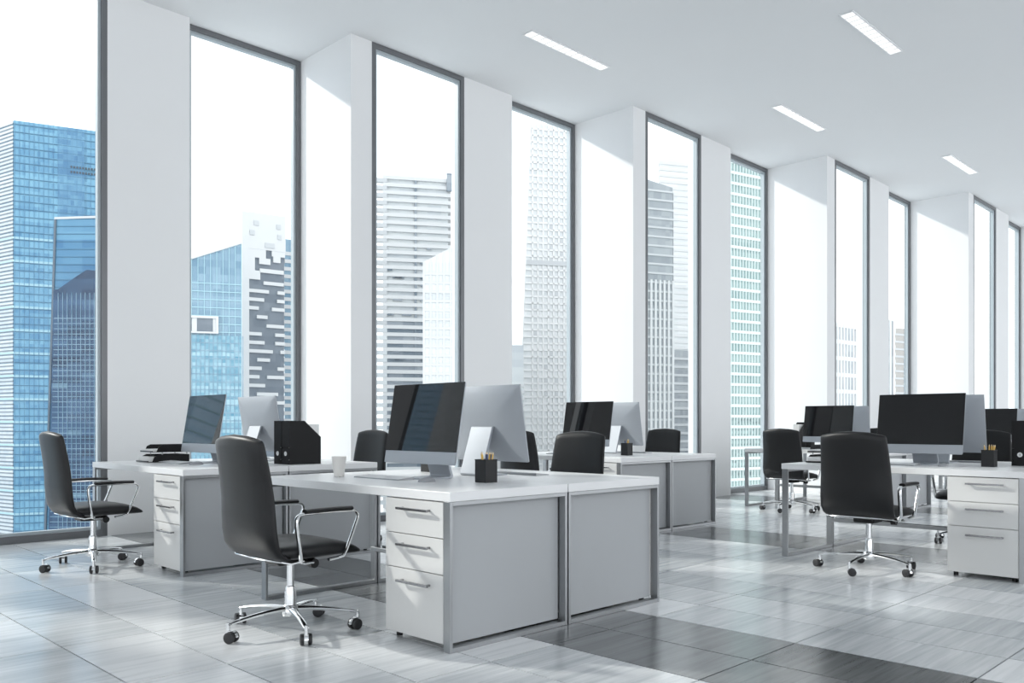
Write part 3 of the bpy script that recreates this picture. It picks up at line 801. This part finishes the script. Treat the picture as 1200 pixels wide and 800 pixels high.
for r in range(2):
    for i in range(22): wallpiece(v, L[0], L[1], 35+i*1.9, 36.1+i*1.9, zt-29-3.6*r, zt-27.6-3.6*r, 0.3, 1.0)
v.build('vent', 'vent', t, kind='stuff')

# deep blue glass block in front of it, then the navy reflection shape
pts = [(121.5, 415.9), (161.2, 376.2), (186.7, 435.6), (147.8, 474.5)]
t = thing('slanted_glass_building', 'darker blue glass block with a leaning left edge in front of the blue tower', 'building', (121.5, 415.9, GZ), 0, 'city towers outside')
a0 = Vector((121.5, 415.9)); e = Vector((1, -1)).normalized()
def leaning(t, a0, e, base_u, top_u, right_u, z0, z1l, z1r, dep, body, nm='facade'):
    back = Vector((-e.y, e.x))*dep
    vs = []
    for off in (Vector((0, 0)), back):
        for u, z in ((base_u, z0), (right_u, z0), (right_u, z1r), (top_u, z1l)):
            p = e*u+off; vs.append((p.x, p.y, z))
    MB().add(vs, [(0, 1, 2, 3), (7, 6, 5, 4), (0, 4, 5, 1), (1, 5, 6, 2), (2, 6, 7, 3), (3, 7, 4, 0)]).build(nm, body, t)
leaning(t, a0, e, -3.0, 4.6, 50, 0, 92.6-GZ, 94-GZ, 14, 'blue_glass_deep')
cap = MB(); 
cap.obox((e.x*4.6, e.y*4.6, 92.2-GZ), (e.x*45, e.y*45, 1.4), (-e.y*0.5*-1, e.x*0.5*-1, 0), (0, 0, 1.0)); cap.build('roof_edge', 'city_white', t)
ed = MB(); q0 = e*-3.0; q1 = e*4.6; nrm = Vector((e.y, -e.x))
ed.obox((q0.x+nrm.x*0.1, q0.y+nrm.y*0.1, 0), (q1.x-q0.x, q1.y-q0.y, 92.0-GZ), (e.x*0.9, e.y*0.9, 0), (nrm.x*0.5, nrm.y*0.5, 0)); ed.build('leaning_corner_edge', 'side_line', t)
# grid only right of the leaning edge
g = MB()
for i in range(67):
    z = 8+i*3.4; u = -3+7.6*z/(92.6-GZ)+1
    g.obox((e.x*u+nrm.x*0.05, e.y*u+nrm.y*0.05, z), (e.x*(49-u), e.y*(49-u), 0), (nrm.x*0.15, nrm.y*0.15, 0), (0, 0, 0.3))
g.build('floor_band', 'blue_dark_line', t, kind='stuff')
# navy mass with sloping top, standing in for a building reflected in the glass
t = thing('reflected_building_shape', 'dark navy shape standing in for a building reflected in the glass, low in the first window', 'building', (117.4, 391.7, GZ), 0, 'city towers outside')
vs = []
us = [0.5, 2.4, 11.0, 14.5, 30, 46]; zs = [58.0, 58.0, 64.0, 66.2, 64.8, 60.0]
back = Vector((-e.y, e.x))*-0.0
prof = [(u, z-GZ) for u, z in zip(us, zs)]
dn = Vector((1, 1)).normalized()*14
fr = [(e.x*u, e.y*u, z) for u, z in prof]+[(e.x*46, e.y*46, 0), (e.x*-3.5, e.y*-3.5, 0)]
bk = [(x+dn.x, y+dn.y, z) for x, y, z in fr]; n_ = len(fr)
MB().add(fr+bk, [tuple(range(n_))[::-1], tuple(range(n_, 2*n_))]+[(i, (i+1) % n_, (i+1) % n_+n_, i+n_) for i in range(n_)]).build('facade', 'navy_reflection', t)
g = MB()
for i in range(84):
    z = 3+i*2.2; u = -3.5+4.0*z/198+0.6
    g.obox((e.x*u+nrm.x*0.05, e.y*u+nrm.y*0.05, z), (e.x*(45-u), e.y*(45-u), 0), (nrm.x*0.15, nrm.y*0.15, 0), (0, 0, 0.28))
g.build('floor_band', 'slate_glass', t, kind='stuff')
g = MB()
for i in range(22):
    u = 2.5+i*1.9; g.obox((e.x*u+nrm.x*0.05, e.y*u+nrm.y*0.05, 0), (e.x*0.25, e.y*0.25, 0), (nrm.x*0.2, nrm.y*0.2, 0), (0, 0, 196.5))
g.build('mullion', 'slate_glass', t, kind='stuff')

# T2 blue wedge building with white recess, second window
pts = [(112.0, 308.0), (149.7, 288.7), (154.0, 297.0), (116.3, 316.3)]
t = thing('wedge_glass_building', 'slate blue glass building with a rising slanted roof in the second window', 'building', (112.0, 308.0, GZ), 0, 'city towers outside')
L = local(pts, pts[0]); zt = [50.0-GZ, 66.5-GZ, 66.5-GZ, 50.0-GZ]
MB().prism(L, 0, zt).build('facade', 'slate_glass', t)
fins(t, L[0], L[1], 0, lambda f: 50.0-GZ+16.5*f, 2.1, 0.22, 0.35, 'blue_line')
g = MB()
for i in range(66):
    z = 3+i*2.9
    u = max(0.0, (z-(50-GZ))/16.5)*42.3
    if u < 41: wallpiece(g, L[0], L[1], u, 42.3, z, z+0.3, 0.05, 0.3)
g.build('floor_band', 'blue_line', t, kind='stuff')
r = MB(); r.obox((L[0][0], L[0][1], zt[0]), (L[1][0]-L[0][0], L[1][1]-L[0][1], 16.5), (nrm.x*0.6, nrm.y*0.6, 0), (0, 0, 0.5)); r.build('roof_edge', 'city_white', t)
a = MB(); wallpiece(a, L[0], L[1], 0, 42.3, 0, 33.0-GZ, 0.1, 0.5); a.build('lower_glass', 'aqua_glass', t)
g = MB()
for i in range(30): wallpiece(g, L[0], L[1], 0.7+i*1.45, 0.95+i*1.45, 0, 33.0-GZ, 0.5, 0.75)
for i in range(60): wallpiece(g, L[0], L[1], 0, 42.3, 5+i*2.8, 5.25+i*2.8, 0.5, 0.7)
g.build('lower_mullion', 'slate_glass', t, kind='stuff')
# recess: white frame standing on the facade with dark niches
rc = MB()
wallpiece(rc, L[0], L[1], 9, 34.5, 39.0-GZ, 39.8-GZ, 0.3, 1.5); wallpiece(rc, L[0], L[1], 9, 34.5, 33.6-GZ, 34.2-GZ, 0.3, 1.5); wallpiece(rc, L[0], L[1], 33.7, 34.5, 34.2-GZ, 39.0-GZ, 0.3, 1.5)
rc.build('terrace_frame', 'city_white', t)
for i, (u0, u1) in enumerate(((10, 15.5), (17.2, 18.2), (20.5, 25.5), (27.2, 32.6))):
    q = MB(); wallpiece(q, L[0], L[1], u0, u1, 34.2-GZ, 39.0-GZ, 0.3, 0.8); q.build('terrace_window', 'city_grey', t)
q = MB()
for u0, u1 in ((9, 10), (15.5, 17.2), (18.2, 20.5), (25.5, 27.2), (32.6, 33.7)): wallpiece(q, L[0], L[1], u0, u1, 34.2-GZ, 39.0-GZ, 0.3, 1.0)
q.build('terrace_column', 'city_white', t)

# T2b checkered tower
pts = [(164.2, 316.3), (181.4, 313.6), (195.9, 338.7), (177.6, 341.3)]
t, L = tower('checkered_tower', 'grey and white tower with irregular white strips in the second window', pts, GZ, 85.4, 'city_grey', 'city towers outside')
zt = 85.4-GZ; WL = math.hypot(L[1][0], L[1][1])
s_ = MB(); wallpiece(s_, L[0], L[1], -0.3, 2.6, 0, zt, 0.0, 1.0); s_.build('corner_strip', 'city_white', t)
tp_ = MB(); wallpiece(tp_, L[0], L[1], 2.6, WL+0.3, zt-14, zt+0.6, 0.0, 0.9); tp_.build('white_crown', 'city_white', t)
cp_ = MB(); cp_.prism(offset_poly(L, 0.3), zt-13, zt+0.5); cp_.build('crown_side', 'city_white', t)
for u0, u1, z0 in ((4.5, 6.5, -4.6), (13.8, 15.5, -5.0), (2.8, 4.8, -8.6), (14.2, 15.8, -9.2), (9.0, 13.0, -13.0)):
    q = MB(); wallpiece(q, L[0], L[1], u0, u1, zt+z0, zt+z0+1.9, 0.9, 1.2); q.build('grey_window', 'city_pale', t)
for u0, u1, z0, z1 in ((2.6, 9.5, -17.4, -14), (12.0, 17.5, -16.2, -14), (6.8, 11.4, -19.8, -17.4), (2.6, 5, -22.6, -17.4), (12.6, 15.6, -18.6, -16.2), (7.0, 17, -23.2, -21.6), (2.6, 7.2, -26.2, -22.6)):
    q = MB(); wallpiece(q, L[0], L[1], u0, u1, zt+z0, zt+z1, 0.0, 0.8); q.build('white_block', 'city_white', t)
strips = [(8.6, 17.0, 0), (2.6, 10.8, 1), (14.4, 17.4, 1), (2.6, 8.8, 2), (14.2, 17.4, 2), (2.6, 6.6, 3), (12.0, 17.4, 3), (5.8, 10.2, 4), (9.8, 17.2, 5), (2.6, 7.8, 6), (13.4, 17.4, 6),
          (2.6, 9.0, 7), (13.4, 17.4, 7), (2.6, 12.4, 8), (15.6, 17.4, 8), (6.0, 11.2, 9), (2.6, 7.8, 10), (14.4, 17.4, 10), (2.6, 6.9, 11), (10.0, 17.4, 11), (2.6, 9.2, 12), (5.8, 14.6, 13), (9.8, 17.4, 14), (2.6, 8.0, 15), (3, 8, 17), (8, 15, 16), (9, 17, 18), (2.6, 9, 19)]
for u0, u1, r_ in strips:
    z = zt-28.0-r_*3.45
    q = MB(); wallpiece(q, L[0], L[1], u0, u1, z, z+1.35, 0.0, 0.8); q.build('white_strip', 'city_white', t)
# sliver block right of it
t, L = tower('slim_white_block', 'slim pale block at the right edge of the second window', [(198.0, 342.0), (204.0, 340.5), (212.0, 354.0), (206.0, 355.5)], GZ, 84.0, 'slate_glass', 'city towers outside')
bands(t, L, [217.5-3.4*i for i in range(60)], 1.6, 0.3, 'city_white')

# T3 apartment tower with white floor slabs, third window
pts = [(241.0, 324.7), (266.0, 309.0), (287.3, 333.7), (260.6, 350.4)]
t, L = tower('apartment_tower', 'white apartment tower with stacked floor slabs in the third window', pts, GZ, 117.5, 'resid_glass', 'city towers outside')
zt = 117.5-GZ
q = MB(); wallpiece(q, L[0], L[1], 0.2, 36, 0, zt-68, 0.05, 0.6); q.build('lower_glass', 'resid_dark', t)
bands(t, L, [zt-0.8-3.5*i for i in range(72)], 1.7, 1.3, 'city_white', joined=False)
q = MB(); wallpiece(q, L[0], L[1], 13.4, 14.4, 0, zt, 0.3, 1.1); q.build('dark_riser', 'resid_dark', t)
for i in range(44):
    z = zt-1.5-3.5*i
    q = MB(); wallpiece(q, L[0], L[1], -4.2, 0.5, z-1.9, z, -1.0, 1.4); q.build('balcony', 'city_pale' if i < 20 else 'resid_glass', t)
random.seed(3)
for i in range(26):
    z = zt-32-3.5*random.randint(0, 22); u = random.choice((0.6, 3.2, 4.0, 7.5, 16, 19))
    q = MB(); wallpiece(q, L[0], L[1], u, u+random.choice((2.4, 3.2, 4.5)), z-1.9, z-0.3, 0.4, 1.1); q.build('dark_window', 'resid_dark', t)
q = MB(); wallpiece(q, L[0], L[1], 28.5, 31, zt-6, zt+2.5, 1.3, 2.2); q.build('rooftop_lift_shaft', 'resid_dark', t)
# pale low-detail tower in front
t, L = tower('pale_stepped_tower', 'very pale tower in front of the apartment tower, its top stepping up', [(190.0, 233.8), (212.0, 216.0), (229.0, 233.3), (205.5, 252.2)], GZ, [58.0, 74.0, 74.0, 58.0], 'hazed', 'city towers outside')
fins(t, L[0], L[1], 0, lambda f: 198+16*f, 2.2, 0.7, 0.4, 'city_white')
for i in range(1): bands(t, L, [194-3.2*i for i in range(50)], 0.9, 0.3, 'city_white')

# T4 faint tower with leaning left edge, fourth window
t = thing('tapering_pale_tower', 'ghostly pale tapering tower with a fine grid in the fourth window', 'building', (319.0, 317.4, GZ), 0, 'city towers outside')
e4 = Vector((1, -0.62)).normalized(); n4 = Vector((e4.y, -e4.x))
leaning(t, a0, e4, -2.5, 9.0, 50, 0, 160-GZ, 165-GZ, 25, 'hazed')
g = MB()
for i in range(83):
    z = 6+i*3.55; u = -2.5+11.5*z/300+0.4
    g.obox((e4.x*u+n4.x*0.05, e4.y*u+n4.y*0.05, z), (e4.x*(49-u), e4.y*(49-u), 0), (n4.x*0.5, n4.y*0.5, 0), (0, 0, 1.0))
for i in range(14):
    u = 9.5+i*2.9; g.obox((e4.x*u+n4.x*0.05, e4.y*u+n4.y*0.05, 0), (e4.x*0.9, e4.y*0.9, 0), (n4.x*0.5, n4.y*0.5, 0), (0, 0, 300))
g.build('white_grid', 'hazed_line', t, kind='stuff')
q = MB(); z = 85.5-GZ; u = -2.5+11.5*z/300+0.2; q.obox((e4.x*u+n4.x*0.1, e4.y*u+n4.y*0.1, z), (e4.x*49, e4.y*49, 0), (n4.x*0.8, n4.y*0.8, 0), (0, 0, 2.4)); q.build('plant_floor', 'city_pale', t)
random.seed(5)
for i in range(40):
    z = 6+3.55*random.randint(18, 70)+1.1; u = 9.5+2.9*random.randint(0, 12)+1.0
    q = MB(); q.obox((e4.x*u+n4.x*0.1, e4.y*u+n4.y*0.1, z), (e4.x*1.9, e4.y*1.9, 0), (n4.x*0.3, n4.y*0.3, 0), (0, 0, 2.3)); q.build('grey_window', 'city_pale', t)
t, L = tower('low_pale_block', 'low pale block at the lower left of the fourth window', [(294.0, 300.0), (301.0, 293.0), (308.0, 300.0), (301.0, 307.0)], GZ, 40.0, 'resid_glass', 'city towers outside')
bands(t, L, [160-3.2*i for i in range(46)], 1.4, 0.4, 'city_white')

# T5 striped tower, fifth window
pts = [(281.0, 213.5), (300.1, 205.0), (324.1, 221.4), (303.8, 230.3)]
t, L = tower('striped_tower', 'grey tower with white vertical stripes at the left of the fifth window', pts, GZ, [104.0, 100.0, 100.0, 104.0], 'stripe_dark', 'city towers outside')
fins(t, L[0], L[1], 0, 61-GZ, 2.0, 0.9, 0.6, 'city_white', 'white_stripe')
bands(t, L, [238-3.8*i for i in range(62)], 0.8, 0.35, 'city_pale')
t, L = tower('faint_broad_tower', 'barely visible tower with haze put into its pale colour, filling the middle of the fifth window', [(414.0, 292.0), (446.0, 275.0), (481.7, 297.0), (447.4, 315.1)], GZ, [158.0, 168.0, 168.0, 158.0], 'hazed', 'city towers outside')
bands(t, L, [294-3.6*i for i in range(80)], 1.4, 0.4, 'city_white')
t, L = tower('low_grey_block', 'low blue-grey block at the bottom of the fifth window', [(372.0, 262.5), (390.5, 256.1), (421.7, 276.6), (402.1, 283.2)], GZ, 40.5, 'stripe_dark', 'city towers outside')
bands(t, L, [176-4.4*i for i in range(40)], 1.3, 0.4, 'city_pale')

# T6 teal tower, sixth window
pts = [(228.5, 141.8), (262.0, 133.0), (283.0, 146.5), (246.0, 153.5)]
t, L = tower('teal_office_tower', 'pale green-teal office tower filling the sixth window', pts, GZ, 96.0, 'teal_glass', 'city towers outside')
bands(t, L, [236-3.3*i for i in range(70)], 0.9, 0.5, 'teal_line', joined=False)
fins(t, L[0], L[1], 0, 236, 1.25, 0.28, 0.45, 'teal_line')
q = MB()
for i in range(70):
    if i > 27 and i % 7 != 6: wallpiece(q, L[0], L[1], 0.3, 38.6, 236-3.3*i-2.35, 236-3.3*i-0.85, 0.05, 0.15)
q.build('dark_window_row', 'teal_dark', t, kind='stuff')

# T7, T8, T9 low towers in the far windows
t, L = tower('pale_column_block', 'pale office block with columns low in the seventh window', [(319.0, 147.0), (343.0, 145.0), (370.4, 156.6), (344.8, 158.5)], GZ, 41.0, 'resid_glass', 'city towers outside')
fins(t, L[0], L[1], 0, 181, 2.2, 0.8, 0.6, 'city_white'); bands(t, L, [180-6.5*i for i in range(27)], 1.6, 0.7, 'city_white', joined=False)
q = MB(); wallpiece(q, L[0], L[1], 14.5, 19.5, 0, 180, 0.1, 0.55); q.build('dark_bay', 'stripe_dark', t)
t, L = tower('slender_white_block', 'slender white block at the left of the eighth window', [(404.0, 160.3), (413.1, 158.3), (446.1, 171.0), (436.6, 172.8)], GZ, 50.5, 'city_white', 'city towers outside')
fins(t, L[0], L[1], 0, 190, 2.5, 0.8, 0.3, 'stripe_dark')
t, L = tower('beige_block', 'beige block low in the eighth window', [(417.0, 158.5), (428.0, 156.0), (462.2, 168.5), (450.7, 170.9)], GZ, 47.0, 'beige', 'city towers outside')
bands(t, L, [184-3.5*i for i in range(50)], 0.9, 0.3, 'city_pale')
t, L = tower('low_navy_block', 'low dark blue-grey block at the foot of the eighth window', [(359.0, 133.0), (366.0, 131.4), (395.3, 141.9), (388.0, 143.3)], GZ, 28.0, 'slate_glass', 'city towers outside')
bands(t, L, [168-3.5*i for i in range(45)], 0.7, 0.3, 'city_pale')

# blue towers added out of frame to put blue into the screen reflections
for i, (x, y, a, z, lab) in enumerate(((-190, 330, 60, 190, 'nearest unseen blue tower at the left, added for the screen reflections'), (-420, 420, 70, 150, 'unseen blue tower far to the left, added for the screen reflections'), (-60, 520, 60, 120, 'unseen blue tower next to the tall one, added for the screen reflections'))):
    t, L = tower('glass_tower', lab, [(x, y), (x+a, y-10), (x+a+10, y+a), (x+10, y+a+10)], GZ, z, 'reflection_tower_glass', 'city towers outside')
    bands(t, L, [z-GZ-5*k for k in range(60)], 0.6, 0.4, 'blue_line')
